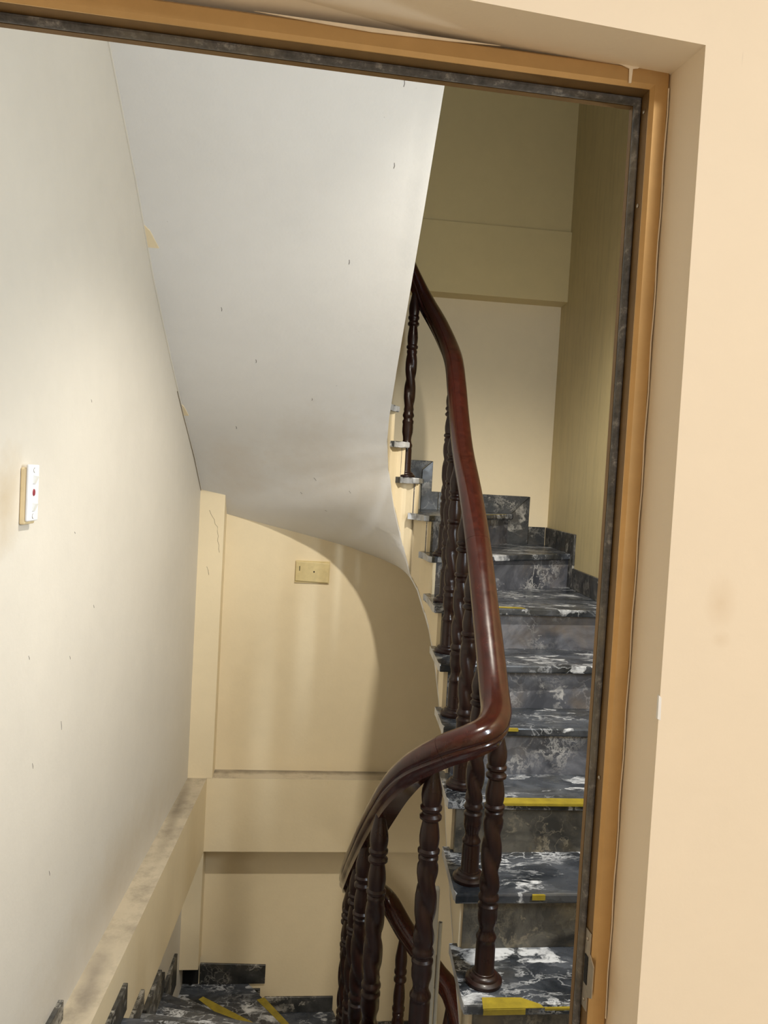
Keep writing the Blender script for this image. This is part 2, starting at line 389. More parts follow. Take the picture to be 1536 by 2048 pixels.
# ------------------------------------------------------------------ door frame: mitred bronze aluminium
door = sempty('door_1', (0.411, 0.93, 0.0))
XO0, XO1, ZO = -0.3995, 0.4105, 2.0565          # outer edge of the frame in the masonry opening
def frame_part(name, mat, sec, side, smooth=False):
    """sec: (inset from the masonry, depth) pairs; side: one of the three members, mitred at the corners"""
    bm = bmesh.new(); k = len(sec)
    if side == 'right': ends = [lambda u, y: (XO1 - u, y, 0.0), lambda u, y: (XO1 - u, y, ZO - u)]
    elif side == 'left': ends = [lambda u, y: (XO0 + u, y, 0.0), lambda u, y: (XO0 + u, y, ZO - u)]
    else: ends = [lambda u, y: (XO0 + u, y, ZO - u), lambda u, y: (XO1 - u, y, ZO - u)]
    N = 1
    A = [bm.verts.new(ends[0](u, y)) for u, y in sec]; B = [bm.verts.new(ends[1](u, y)) for u, y in sec]
    for i in range(k): bm.faces.new((A[i], A[(i + 1) % k], B[(i + 1) % k], B[i]))
    bm.faces.new(A[::-1]); bm.faces.new(B)
    return link(name, bm, mat, door, smooth)
face = [(0, .902), (.003, .899), (.019, .899), (.0235, .903), (.0235, .9045), (0, .9045)]
chan = [(0, .905), (.0235, .905), (.0235, .934), (0, .934)]
lip = [(0, .9345), (.0245, .9345), (.0265, .9365), (.0285, .9365), (.0285, .9455), (0, .9455)]
for sd in ('right', 'head', 'left'):
    frame_part('frame_face', M['gold'], face, sd)
    frame_part('frame_channel', M['bronze'], chan, sd)
    frame_part('frame_lip', M['bronze'], lip, sd)
    ug = 0.0262; yg = .9285
    seg = 10
    frame_part('gasket', M['gasket'], [(ug + .0042 * math.cos(2 * PI * i / seg), yg + .0072 * math.sin(2 * PI * i / seg)) for i in range(seg)], sd, True)
# strike plate with lip, hole and two screws
bm = bmesh.new(); box(bm, .3855, .3868, .9055, .9205, .900, 1.000)
bm2 = bm
hexa(bm, [(.3855, .893, .925), (.3868, .893, .925), (.3868, .9055, .918), (.3855, .9055, .918), (.3855, .893, .965), (.3868, .893, .965), (.3868, .9055, .974), (.3855, .9055, .974)])
sp = link('strike_plate', bm, M['steel'], door)
bm = bmesh.new(); box(bm, .3848, .3856, .9085, .9175, .932, .968); link('latch_hole', bm, M['black'], sp)
for z in (.911, .989):
    bm = bmesh.new(); lathe(bm, [(.0022, 0), (.0022, .0008), (.001, .0014)], (0, 0, 0), 10)
    bmesh.ops.rotate(bm, verts=bm.verts, cent=(0, 0, 0), matrix=Matrix.Rotation(-PI / 2, 3, 'Y'))
    bmesh.ops.translate(bm, verts=bm.verts, vec=(.3855, .913, z)); link('screw', bm, M['steel'], sp)
for z in (1.195, 1.90, 2.012):
    bm = bmesh.new(); lathe(bm, [(.0026, 0), (.0026, .0008), (.001, .0016)], (0, 0, 0), 10)
    bmesh.ops.rotate(bm, verts=bm.verts, cent=(0, 0, 0), matrix=Matrix.Rotation(-PI / 2, 3, 'Y'))
    bmesh.ops.translate(bm, verts=bm.verts, vec=(.3868, .914, z)); link('screw', bm, M['steel'], door)
# plaster smeared over the head of the frame
def smear(pts, parent, name='plaster_smear', mat=None, y=.8985, th=.0012):
    bm = bmesh.new()
    a = [bm.verts.new((x, y, z)) for x, z in pts]; b = [bm.verts.new((x, y - th, z)) for x, z in pts]
    k = len(pts); bm.faces.new(a); bm.faces.new(b[::-1])
    for i in range(k): bm.faces.new((a[i], a[(i + 1) % k], b[(i + 1) % k], b[i]))
    return link(name, bm, mat or M['caulk'], parent)
smear([(.336, 2.0563), (.372, 2.0563), (.368, 2.0525), (.3615, 2.051), (.3605, 2.0345), (.3575, 2.0345), (.357, 2.051), (.349, 2.0535)], door)
smear([(-.08, 2.0563), (.20, 2.0563), (.14, 2.0535), (.05, 2.0515), (0.0, 2.053)], door)
bm = bmesh.new()
tube(bm, [(.4085 + .0006 * math.sin(i * 1.7), .8988, 2.035 - i * .03) for i in range(39)], .0009, 5)
link('plaster_bead', bm, M['caulk'], door)

# ------------------------------------------------------------------ stair flights
WELL = [(xr(1.93), 1.93), (xr(2.2), 2.2), (xr(2.45), 2.45), (xr(2.7), 2.7), (xr(3.0), 3.0), (xr(3.25), 3.25), (xr(3.42), 3.42),
        (.601, 3.52), (.598, 3.60), (.583, 3.69), (.55, 3.76), (.505, 3.805), (.455, 3.815), (.415, 3.79), (.394, 3.72), (.387, 3.62), (.385, 3.4),
        (.385, 3.1), (.385, 2.8), (.385, 2.5), (.385, 2.12)]
WELL = [Vector((a, b, 0)) for a, b in WELL]
WP = []
for a, b in zip(WELL[:-1], WELL[1:]):
    for k in range(6): WP.append(a.lerp(b, k / 6))
WP.append(WELL[-1])
ARC = [0.0]
for a, b in zip(WP[:-1], WP[1:]): ARC.append(ARC[-1] + (b - a).length)
def at_arc(s):
    s = max(0, min(ARC[-1], s))
    for i in range(len(WP) - 1):
        if ARC[i + 1] >= s: return WP[i].lerp(WP[i + 1], (s - ARC[i]) / max(1e-9, ARC[i + 1] - ARC[i]))
    return WP[-1]
def arc_of(p):
    best = min(range(len(WP)), key=lambda i: (WP[i] - Vector((p[0], p[1], 0))).length)
    return ARC[best]
def normal_at(s):                                # towards the tread side (away from the well)
    t = (at_arc(s + .01) - at_arc(s - .01)).normalized()
    return Vector((t.y, -t.x, 0))
# riser i: (point on the well, point on the outer wall)
ys = {1: 1.955, 2: 2.195, 3: 2.430, 4: 2.650, 5: 2.875, 6: 3.135}
RL = {n: ((xr(y), y), (xR(y), y + .005 * n)) for n, y in ys.items()}
RL[7] = ((xr(3.42), 3.42), (xR(3.905), 3.905))
RL[8] = ((.598, 3.60), (1.205, FAR)); RL[9] = ((.557, 3.75), (.665, FAR)); RL[10] = ((.497, 3.808), (.16, FAR))
RL[11] = ((.437, 3.805), (-.33, FAR)); RL[12] = ((.396, 3.73), (xL(4.12), 4.12))
for n, y in {13: 3.47, 14: 3.24, 15: 3.03, 16: 2.80, 17: 2.58, 18: 2.35, 19: 2.13}.items(): RL[n] = ((.385, y), (xL(y), y + (.12 if n == 13 else 0)))
CORN = {7: (xR(FAR), FAR), 11: (xL(FAR), FAR)}

stair = thing('staircase', 'winding marble-stepped staircase climbing on the right and turning back overhead', 'stairs', (0.9, 1.955, 0.0))
THK = 0.030; OV = 0.028; SIDE = 0.022
treads = {}
def make_tread(n, parent, RLn, RLn1, corner, z, well_pts, mat, pale):
    w0, o0 = Vector((*RLn[0], 0)), Vector((*RLn[1], 0)); w1, o1 = Vector((*RLn1[0], 0)), Vector((*RLn1[1], 0))
    d = (o0 - w0).normalized(); back = (w1 + o1) / 2 - (w0 + o0) / 2
    nrm = Vector((-d.y, d.x, 0));
    if nrm.dot(back) > 0: nrm = -nrm
    d1 = (o1 - w1).normalized(); n1 = Vector((-d1.y, d1.x, 0))
    if n1.dot(back) < 0: n1 = -n1
    poly = [well_pts[0] + nrm * OV] + [q for q in well_pts] + [well_pts[-1] + n1 * .018, o1 + n1 * .018]
    if corner: poly.append(Vector((*corner, 0)))
    poly += [o0 + nrm * OV * 0 , o0 + nrm * OV]
    bm = bmesh.new()
    a, b = quad_prism(bm, [(q.x, q.y) for q in poly], z - THK, z)
    fe = [e for e in bm.edges if abs(e.verts[0].co.z - e.verts[1].co.z) < 1e-6]
    nwell = len(well_pts) + 1
    keep = []
    for e in fe:
        m_ = (e.verts[0].co + e.verts[1].co) / 2
        i0 = [i for i, q in enumerate(poly) if (Vector((e.verts[0].co.x, e.verts[0].co.y, 0)) - q).length < 1e-5]
        i1 = [i for i, q in enumerate(poly) if (Vector((e.verts[1].co.x, e.verts[1].co.y, 0)) - q).length < 1e-5]
        if i0 and i1:
            ii, jj = sorted((i0[0], i1[0]))
            if (ii == 0 and jj == len(poly) - 1) or jj <= nwell - 1: keep.append(e)
    bevel(bm, .006, 2, keep)
    c = sum(poly, Vector()) / len(poly)
    o = link('tread', bm, mat, parent, loc=(c.x, c.y, z), mats=[mat, M['edge']])
    if pale:
        for p in o.data.polygons:
            # the well-side edge of the slab is paler than its face
            cc = p.center + Vector((c.x, c.y, 0)); cc.z = 0
            if abs(p.normal.z) < .8:
                s = min((cc - q).length for q in well_pts)
                if s < .06 and abs(p.normal.dot(nrm)) < .9: p.material_index = 1
    return o
def well_side(n0, n1):
    s0, s1 = arc_of(RL[n0][0]), arc_of(RL[n1][0])
    sd = SIDE if n0 < 11 else (.012 if n0 == 11 else -.012)
    return [at_arc(s0 + (s1 - s0) * k / 4) - normal_at(s0 + (s1 - s0) * k / 4) * sd for k in range(5)]
for n in range(1, 19):
    treads[n] = make_tread(n, stair, RL[n], RL[n + 1], CORN.get(n), n * RISE, well_side(n, n + 1), M['tread'], True)
def make_riser(parent, R, z0, z1, mat, flip=1):
    w0, o0 = Vector((*R[0], 0)), Vector((*R[1], 0)); d = (o0 - w0).normalized(); q = Vector((-d.y, d.x, 0)) * .018 * flip; w0 = w0 + d * .010 - q * .15; o0 = o0 - q * .15
    bm = bmesh.new(); quad_prism(bm, [(p.x, p.y) for p in (w0, o0, o0 + q, w0 + q)], z0, z1)
    c = (w0 + o0) / 2
    return link('riser', bm, mat, parent, loc=(c.x, c.y, z0))
for n in range(1, 20):
    make_riser(stair, RL[n], (n - 1) * RISE, n * RISE - THK, M['brown'] if n in (1, 2, 3) else M['riser'])
# inner string: plastered edge of the stair slab round the well (saw-toothed top, curved lower edge)
ZB = [((xr(1.95), 1.95), -.15), ((xr(2.08), 2.08), -.02), ((xr(2.244), 2.244), .092), ((xr(2.527), 2.527), .32), ((xr(2.815), 2.815), .60),
      ((xr(2.93), 2.93), .70), ((xr(3.16), 3.16), .81), ((xr(3.42), 3.42), .885), ((.598, 3.60), .94), ((.55, 3.76), 1.08), ((.505, 3.805), 1.24),
      ((.455, 3.815), 1.42), ((.415, 3.79), 1.60), ((.394, 3.72), 1.74), ((.387, 3.62), 1.85), ((.385, 3.4), 2.04), ((.385, 3.1), 2.29), ((.385, 2.8), 2.54), ((.385, 2.5), 2.81), ((.385, 2.12), 3.13)]
ZBs = [(arc_of(p), z) for p, z in ZB]
def zbot(s):
    if s <= ZBs[0][0]: return ZBs[0][1]
    for (a, za), (b, zb) in zip(ZBs[:-1], ZBs[1:]):
        if s <= b: return za + (zb - za) * (s - a) / max(1e-9, b - a)
    return ZBs[-1][1]
bm = bmesh.new()
for n in range(1, 19):
    s0, s1 = arc_of(RL[n][0]), arc_of(RL[n + 1][0]); zt = n * RISE - THK; K = 5
    for k in range(K):
        a, b = s0 + (s1 - s0) * k / K, s0 + (s1 - s0) * (k + 1) / K
        pa, pb = at_arc(a), at_arc(b); na, nb = normal_at(a) * .016, normal_at(b) * .016
        za, zb = min(zbot(a) + .010, zt - .03), min(zbot(b) + .010, zt - .03)
        hexa(bm, [(pa.x, pa.y, za), (pb.x, pb.y, zb), (pb.x + nb.x, pb.y + nb.y, zb + .02), (pa.x + na.x, pa.y + na.y, za + .02),
                  (pa.x, pa.y, zt), (pb.x, pb.y, zt), (pb.x + nb.x, pb.y + nb.y, zt), (pa.x + na.x, pa.y + na.y, zt)])
bmesh.ops.remove_doubles(bm, verts=bm.verts, dist=1e-4)
string = link('string', bm, M['wall'], stair, smooth=True); string['label'] = 'cream plastered inner string of the stair curving round the well'
# soffit: one warped sheet, given the thickness of its plaster
SO = [((xr(1.95), 1.95), (xR(1.95), 1.95, -.15)), ((xr(2.08), 2.08), (xR(2.08), 2.08, -.02)), ((xr(2.244), 2.244), (xR(2.244), 2.244, .092)), ((xr(2.527), 2.527), (xR(2.527), 2.527, .32)),
      ((xr(2.815), 2.815), (xR(2.815), 2.815, .60)), ((xr(2.93), 2.93), (xR(2.95), 2.95, .70)), ((xr(3.16), 3.16), (xR(3.4), 3.4, .79)),
      ((xr(3.42), 3.42), (xR(3.9), 3.9, .86)), ((.60, 3.56), (xR(4.39), 4.39, .91)), ((.598, 3.60), (1.0, FAR, .96)), ((.577, 3.70), (.72, FAR, 1.015)), ((.55, 3.76), (.587, FAR, 1.053)),
      ((.53, 3.785), (.474, FAR, 1.10)), ((.505, 3.805), (.271, FAR, 1.165)), ((.455, 3.815), (-.029, FAR, 1.233)), ((.43, 3.805), (-.25, FAR, 1.28)), ((.415, 3.79), (-.42, FAR, 1.317)), ((.405, 3.76), (xL(4.39), 4.39, 1.357)),
      ((.394, 3.72), (xL(4.05), 4.05, 1.62)), ((.387, 3.62), (xL(3.75), 3.75, 1.81)), ((.385, 3.4), (xL(3.44), 3.44, 2.03)), ((.385, 3.1), (xL(3.1), 3.1, 2.285)),
      ((.385, 2.8), (xL(2.8), 2.8, 2.56)), ((.385, 2.5), (xL(2.5), 2.5, 2.81)), ((.385, 2.12), (xL(2.12), 2.12, 3.13))]
bm = bmesh.new(); rows = []
for p, q in SO:
    s = arc_of(p); w_ = at_arc(s); w_ = Vector((w_.x, w_.y, zbot(s)));
    if w_.z == zbot(s): pass
    q = Vector(q); row = []
    for k in range(9): row.append(w_.lerp(q, k / 8))
    rows.append(row)
def soff_grid(rows, dz):
    V = [[bm.verts.new((v.x, v.y, v.z + dz)) for v in r] for r in rows]
    for a, b in zip(V[:-1], V[1:]):
        for i in range(8): bm.faces.new((a[i], a[i + 1], b[i + 1], b[i]))
    return V
# denser rows for smoothness
den = []
for a, b in zip(rows[:-1], rows[1:]):
    for k in range(3): den.append([x.lerp(y, k / 3) for x, y in zip(a, b)])
den.append(rows[-1])
V0 = soff_grid(den, 0.0); V1 = soff_grid(den, 0.02)
for A, B in ((0, 0), (8, 8)):
    for i in range(len(V0) - 1): bm.faces.new((V0[i][A], V0[i + 1][A], V1[i + 1][B], V1[i][B]))
for r in (0, -1):
    for i in range(8): bm.faces.new((V0[r][i], V0[r][i + 1], V1[r][i + 1], V1[r][i]))
sof = link('soffit', bm, M['soffit'], stair, smooth=True); sof['label'] = 'white painted sloping underside of the upper flight'

bm = bmesh.new()
band = [r[8] for r in den if r[8].x < xL(r[8].y) + .02 and r[8].z > 1.37]
tube(bm, [(p.x + .001, p.y, p.z + .002) for p in band], .0055, 6)
o = link('paint_bead', bm, M['left'], stair); o['label'] = 'cream paint bead along the soffit and left wall joint'
for i, ww in ((57, .10), (64, .16), (70, .08)):
    p, q, r_ = den[i][8], den[i + 1][8], den[i][8].lerp(den[i][7], ww * 2.2)
    bm = bmesh.new(); dz = Vector((0, 0, -.003)); vs_ = [p + dz, q.lerp(p, .3) + dz, (q.lerp(r_, .5)) + dz, r_ + dz]
    a = [bm.verts.new(x) for x in vs_]; b = [bm.verts.new(x + Vector((0, 0, .004))) for x in vs_]
    bm.faces.new(a); bm.faces.new(b[::-1])
    for k in range(4): bm.faces.new((a[k], a[(k + 1) % 4], b[(k + 1) % 4], b[k]))
    link('paint_flake', bm, M['wall'], stair)
# yellow tape left on some noses
def tape(tr, poly, z, drop=None):
    bm = bmesh.new(); quad_prism(bm, poly, z - .0002, z + .0012)
    if drop:
        (x0, x1, y, h) = drop; box(bm, x0, x1, y - .0016, y + .0004, z - h, z + .0012)
    return link('marking_tape', bm, M['tape'], treads[tr] if isinstance(tr, int) else tr)
tape(1, [(.541, 1.930), (.708, 1.930), (.700, 1.945), (.655, 1.972), (.548, 1.975)], .175, (.541, .655, 1.927, .014))
tape(1, [(.708, 1.9285), (.95, 1.9285), (.95, 1.933), (.708, 1.933)], .175, (.708, .95, 1.927, .004))
tape(2, [(.735, 2.1675), (.775, 2.1675), (.772, 2.1725), (.737, 2.1725)], .35, (.735, .775, 2.167, .014))
tape(3, [(.678, 2.404), (1.04, 2.404), (1.04, 2.448), (.665, 2.448)], .525, (.690, 1.04, 2.402, .006))
tape(4, [(.69, 2.623), (.80, 2.623), (.80, 2.633), (.70, 2.633)], .70, (.70, .80, 2.622, .008))
tape(8, [(.95, 3.985), (1.15, 4.248), (1.14, 4.256), (.94, 3.993)], 1.4)
tape(6, [(.72, 3.112), (.95, 3.115), (.94, 3.145), (.72, 3.15)], 1.05)

# ------------------------------------------------------------------ lower flight (left side, going down away from the door)
stair2 = thing('staircase', 'lower marble-stepped staircase going down on the left past the pillar', 'stairs', (-.15, 2.10, -0.30))
# nosing lines (well point, wall point) of treads 0,-1,-2...
NL = {0: ((.33, 2.10), (xL(2.1) + .0, 2.10)), -1: ((.325, 2.33), (xL(2.36), 2.36)), -2: ((.32, 2.55), (xL(2.66) + .10, 2.66)), -3: ((.32, 2.77), (xL(2.93) + .10, 2.93)),
      -4: ((.32, 2.99), (xL(3.22) + .10, 3.22)), -5: ((.33, 3.18), (xL(3.52), 3.52)), -6: ((.35, 3.32), (xL(3.82), 3.82)), -7: ((.40, 3.40), (-.50, 4.045)),
      -8: ((.47, 3.46), (-.175, FAR)), -9: ((.55, 3.49), (.33, FAR)), -10: ((.62, 3.43), (.80, FAR)), -11: ((.67, 3.34), (1.33, FAR)), -12: ((.70, 3.22), (xR(3.6), 3.6)), -13: ((.71, 3.0), (xR(3.1), 3.1))}
CORN2 = {-8: [(xL(FAR) + .0, FAR), (xL(4.1), 4.1)], -12: [(xR(FAR), FAR)]}
low = {}
for n in range(-1, -14, -1):
    a, b = NL[n + 1], NL[n]                 # back riser line (at the higher tread's nose) and own nosing
    wa, oa, wb, ob = (Vector((*q, 0)) for q in (a[0], a[1], b[0], b[1]))
    d = (ob - wb).normalized(); nn = Vector((-d.y, d.x, 0));
    if nn.dot((wb + ob) - (wa + oa)) < 0: nn = -nn
    poly = [wa, wb + nn * .0, ob] + [Vector((*q, 0)) for q in CORN2.get(n, [])] + [oa]
    if n == -12 or n == -8: pass
    bm = bmesh.new(); z = n * RISE
    quad_prism(bm, [(q.x, q.y) for q in poly], z - THK, z)
    c = sum(poly, Vector()) / len(poly)
    low[n] = link('tread', bm, M['tread'], stair2, loc=(c.x, c.y, z))
    da = (oa - wa).normalized(); na = Vector((-da.y, da.x, 0))
    if na.dot((wb + ob) - (wa + oa)) < 0: na = -na
    bm = bmesh.new(); q0, q1 = wa - na * .03, oa - na * .03
    quad_prism(bm, [(q.x, q.y) for q in (q0, q1, q1 - na * .018, q0 - na * .018)], z, z + RISE - (THK if n < -1 else .15))
    link('riser', bm, M['riser'], stair2, loc=((q0.x + q1.x) / 2, (q0.y + q1.y) / 2, z))
# string and slab under it
bm = bmesh.new()
for n in range(-1, -13, -1):
    a, b = NL[n + 1], NL[n]; z = n * RISE - THK - .001
    za, zb = (n + 1) * RISE - .42, n * RISE - .42
    p = [(a[0][0], a[0][1]), (b[0][0], b[0][1]), (b[1][0] + .02, b[1][1] - .02), (a[1][0] + .02, a[1][1] - .02)]
    if n < -7: p[2] = (b[1][0], min(b[1][1], FAR - .02)); p[3] = (a[1][0] + .03, min(a[1][1], FAR - .02))
    hexa(bm, [(*p[0], za), (*p[1], zb), (*p[2], zb), (*p[3], za), (*p[0], z), (*p[1], z), (*p[2], z), (*p[3], z)])
slab2 = link('string', bm, M['wall'], stair2)
tape(low[-7], [(-.41, 4.009), (-.205, 3.80), (.18, 3.54), (.20, 3.60), (-.101, 3.818), (-.389, 4.03)], -7 * RISE)
tape(low[-8], [(-.113, 4.25), (.028, 4.055), (.20, 3.83), (.235, 3.845), (.071, 4.055), (-.072, 4.27)], -8 * RISE)
# black sheet as the shade inside the missing-tile gap at the pillar foot
bm = bmesh.new(); box(bm, -.56, -.455, 4.385, 4.395, -1.39, -1.24)
struct(link('gap_shade', bm, M['black']))

# ------------------------------------------------------------------ skirting tiles, each one a piece of its wall
def tile(parent, pts, nrm, th=.012, mat=None):
    """pts: outline in 3-D on the wall face, nrm: out of the wall"""
    n = Vector(nrm).normalized() * th; bm = bmesh.new()
    a = [bm.verts.new(Vector(p)) for p in pts]; b = [bm.verts.new(Vector(p) + n) for p in pts]; k = len(pts)
    bm.faces.new(a[::-1]); bm.faces.new(b)
    for i in range(k): bm.faces.new((a[i], a[(i + 1) % k], b[(i + 1) % k], b[i]))
    bmesh.ops.recalc_face_normals(bm, faces=bm.faces)
    bevel(bm, .0015, 1)
    c = sum((Vector(p) for p in pts), Vector()) / k
    return link('skirting_tile', bm, mat or M['skirt'], parent, loc=c)
SH = .105; NB = (0, -1, 0); NR = (-1, SK, 0); NLF = (1, -SK, 0)
def back_tile(x0, x1, z0, z1, mitre=0.0):
    tile(wall_back, [(x0, FAR, z0), (x1, FAR, z0), (x1, FAR, z1 - 0), (x0, FAR, z1)], NB)
def right_tile(y0, y1, z0, z1):
    tile(wall_right, [(xR(y0), y0, z0), (xR(y1), y1, z0), (xR(y1), y1, z1), (xR(y0), y0, z1)], NR)
# far wall, upper winders: treads 7, 8, 9, 10
z7, z8, z9, z10 = 7 * RISE, 8 * RISE, 9 * RISE, 10 * RISE
tile(wall_back, [(1.325, FAR, z7), (1.425, FAR, z7), (1.425, FAR, z7 + SH), (1.325, FAR, z7 + SH)], NB)
tile(wall_back, [(1.198, FAR, z7), (1.323, FAR, z7), (1.323, FAR, z8 + SH), (1.198, FAR, z8 - .02)], NB)
tile(wall_back, [(.78, FAR, z8), (1.216, FAR, z8), (1.320, FAR, z8 + SH), (.78, FAR, z8 + SH)], NB)
tile(wall_back, [(.678, FAR, z8), (.778, FAR, z8), (.778, FAR, z8 + SH), (.738, FAR, z8 + SH), (.738, FAR, z9 + SH), (.678, FAR, z9 + SH * .5)], NB)
tile(wall_back, [(.18, FAR, z9), (.676, FAR, z9), (.676, FAR, z9 + SH * .55), (.735, FAR, z9 + SH), (.18, FAR, z9 + SH)], NB)
tile(wall_back, [(-.30, FAR, z10), (.16, FAR, z10), (.16, FAR, z10 + SH), (-.30, FAR, z10 + SH)], NB)
# right wall: treads 1..7 with the upright pieces beside each riser
for n in range(1, 7):
    y0, y1 = ys[n], (ys[n + 1] if n < 6 else 3.90); z = n * RISE
    right_tile(y0 + .005 * n - .02, y1 - .115 + .005 * n, z, z + SH)
    right_tile(y1 - .113 + .005 * n - .0, y1 - .003, z, z + RISE + SH)
right_tile(3.888, FAR - .013, z7, z7 + SH)
# far wall, lower winders
zz = -8 * RISE
tile(wall_back, [(-.447, FAR, zz), (-.075, FAR, zz), (-.075, FAR, zz + SH + .005), (-.447, FAR, zz + SH + .02)], NB)
tile(wall_back, [(-.245, FAR, zz - RISE), (-.10, FAR, zz - RISE), (-.10, FAR, zz - THK - .002), (-.245, FAR, zz - THK - .002)], NB)
zz = -9 * RISE
tile(wall_back, [(-.073, FAR, zz), (.325, FAR, zz), (.325, FAR, zz + SH - .015), (-.073, FAR, zz + SH - .012)], NB)
zz = -10 * RISE
tile(wall_back, [(.327, FAR, zz), (.79, FAR, zz), (.79, FAR, zz + SH), (.327, FAR, zz + SH)], NB)
# left wall, going down
def left_tile(y0, y1, z0, z1, off=0.0, slope=0.0):
    tile(wall_left, [(xL(y0) + off, y0, z0), (xL(y1) + off, y1, z0), (xL(y1) + off, y1, z1), (xL(y0) + off, y0, z1 - slope)], NLF, .016)
left_tile(2.13, 2.37, -.1445, -.083, 0.0)
left_tile(2.40, 2.70, -2 * RISE, -.253, .1055)
left_tile(2.73, 2.955, -3 * RISE, -.450, .1055)
left_tile(3.0, 3.25, -4 * RISE, -.5655, .1055)
left_tile(3.30, 3.55, -5 * RISE, -.78, 0)
left_tile(3.57, 3.83, -6 * RISE, -.955, 0)
left_tile(3.85, 4.13, -7 * RISE, -1.05, 0)

# ------------------------------------------------------------------ handrail and balusters
railing = thing('stair_railing', 'dark red varnished wooden stair railing with a sweeping handrail and twisted balusters', 'railing', (.57, 2.04, 0.175))
RAIL_UP = [(.33, 3.2, 3.42), (.335, 3.55, 3.15), (.352, 3.75, 2.97), (.40, 3.85, 2.79), (.455, 3.872, 2.655), (.515, 3.866, 2.545), (.57, 3.835, 2.44), (.62, 3.76, 2.33),
           (.652, 3.65, 2.215), (.662, 3.53, 2.115), (.655, 3.396, 1.99), (.646, 3.249, 1.835), (.634, 3.072, 1.685), (.620, 2.821, 1.522), (.607, 2.594, 1.352), (.596, 2.406, 1.178),
           (.585, 2.24, 1.03), (.575, 2.14, .955), (.562, 2.06, .920), (.53, 1.995, .900), (.475, 1.970, .880), (.405, 1.985, .845), (.345, 2.025, .79), (.305, 2.10, .705), (.283, 2.2, .60),
           (.268, 2.35, .465), (.260, 2.5, .335), (.256, 2.7, .175), (.258, 2.9, .015), (.285, 3.15, -.14), (.36, 3.33, -.24), (.47, 3.41, -.345), (.56, 3.32, -.455), (.667, 3.17, -.535), (.735, 3.07, -.60), (.78, 2.8, -.80), (.78, 2.4, -1.08)]
RP = catmull(RAIL_UP, 8)
TG = [(RP[min(i + 1, len(RP) - 1)] - RP[max(i - 1, 0)]).normalized() for i in range(len(RP))]
half = [(0, .040), (.016, .0385), (.029, .033), (.039, .023), (.0435, .010), (.042, .001), (.0375, -.004), (.0375, -.008), (.0405, -.012), (.039, -.019), (.032, -.025), (.029, -.033), (.027, -.040)]
SEC = half + [(-a, b) for a, b in half[::-1] if a > 0]
def rail_idx(p):
    return min(range(len(RP)), key=lambda i: (RP[i] - Vector(p)).length)
cuts = [0, rail_idx((.655, 3.396, 1.99)), rail_idx((.626, 2.93, 1.59)), rail_idx((.607, 2.60, 1.352)), rail_idx((.405, 1.985, .845)), rail_idx((.29, 2.17, .63)), rail_idx((.258, 2.9, .015)), rail_idx((.47, 3.41, -.345)), len(RP) - 1]
for a, b in zip(cuts[:-1], cuts[1:]):
    bm = bmesh.new(); pts = [p.copy() for p in RP[a:b + 1]]; tg = TG[a:b + 1]
    pts[0] += tg[0] * .0004; pts[-1] -= tg[-1] * .0004
    sweep(bm, pts, SEC, True, tg)
    link('handrail', bm, M['rail'], railing, smooth=True)

PROF_A = [(.0245, .024), (.0285, .030), (.0275, .034), (.0268, .118), (.0255, .126), (.0282, .131), (.0282, .138), (.024, .145), (.0205, .158), (.0225, .172), (.0268, .188), (.0275, .205), (.0262, .222), (.0285, .228),
          (.0285, .235), (.0235, .241), (.0235, .247), (.0285, .253), (.0290, .259), (.0262, .266), (.0235, .272)]
PROF_B = [(.0235, .505), (.0262, .512), (.0262, .519), (.0220, .524), (.0285, .530), (.0290, .537), (.0235, .543), (.0258, .556), (.0265, .572), (.0245, .592), (.0208, .612), (.0205, .617), (.0285, .623), (.0290, .630), (.0225, .637),
          (.0225, .642), (.0280, .648), (.0285, .655), (.0240, .661), (.0262, .672), (.0275, .686), (.0262, .702), (.0215, .722), (.0165, .745), (.0135, .768), (.0130, .79)]
def baluster(x, y, z0, H, group_label=None, phase=0.0, fat=1.0):
    bm = bmesh.new(); k = H / .775; kz = lambda z: z if z < .03 else .03 + (z - .03) * (H - .03) / (.775 - .03)
    tw0, tw1 = .272, .505
    prof = [(r * fat, z) for r, z in PROF_A]; N = 22
    for i in range(1, N): prof.append((.0262 * fat, tw0 + (tw1 - tw0) * i / N))
    prof += [(r * fat, z) for r, z in PROF_B]
    def fn(t, z):
        f = (z - kz(tw0)) / (kz(tw1) - kz(tw0))
        if f <= 0 or f >= 1: return 1.0
        env = min(1.0, f * 9, (1 - f) * 9)
        return 1.0 + env * (.10 - .40 * (1 - abs(math.cos((t + phase) + PI * 2.1 * f))) ** 1.4)
    lathe(bm, [(r, kz(z)) for r, z in prof], (0, 0, 0), 24, fn)
    b = link('baluster', bm, M['bal'], railing, smooth=True)
    b.location = Vector((x, y, z0)) - Vector(railing.location)
    bm = bmesh.new()
    lathe(bm, [(.050 * fat, 0), (.0515 * fat, .004), (.051 * fat, .010), (.046 * fat, .014), (.0415 * fat, .016), (.0405 * fat, .021), (.036 * fat, .025), (.031 * fat, .0265), (.0300 * fat, .031), (.026 * fat, .033)], (0, 0, 0), 28)
    f = link('foot', bm, M['bal'], b, smooth=True); f.location = (0, 0, 0)
    return b
def rail_z(x, y, lo, hi):
    c = [p for p in RP if lo <= p.z <= hi]
    p = min(c, key=lambda p: (p.x - x) ** 2 + (p.y - y) ** 2); return p.z
BL = [(.569, 2.044, 1), (.565, 2.262, 2), (.586, 2.545, 3), (.598, 2.771, 4), (.611, 3.040, 5), (.628, 3.225, 6), (.650, 3.445, 7), (.508, 3.852, 9)]
for i, (x, y, n) in enumerate(BL):
    z0 = n * RISE; zt = rail_z(x, y, z0 + .3, z0 + 1.3) - .022
    baluster(x, y, z0, zt - z0, phase=.6 * i)
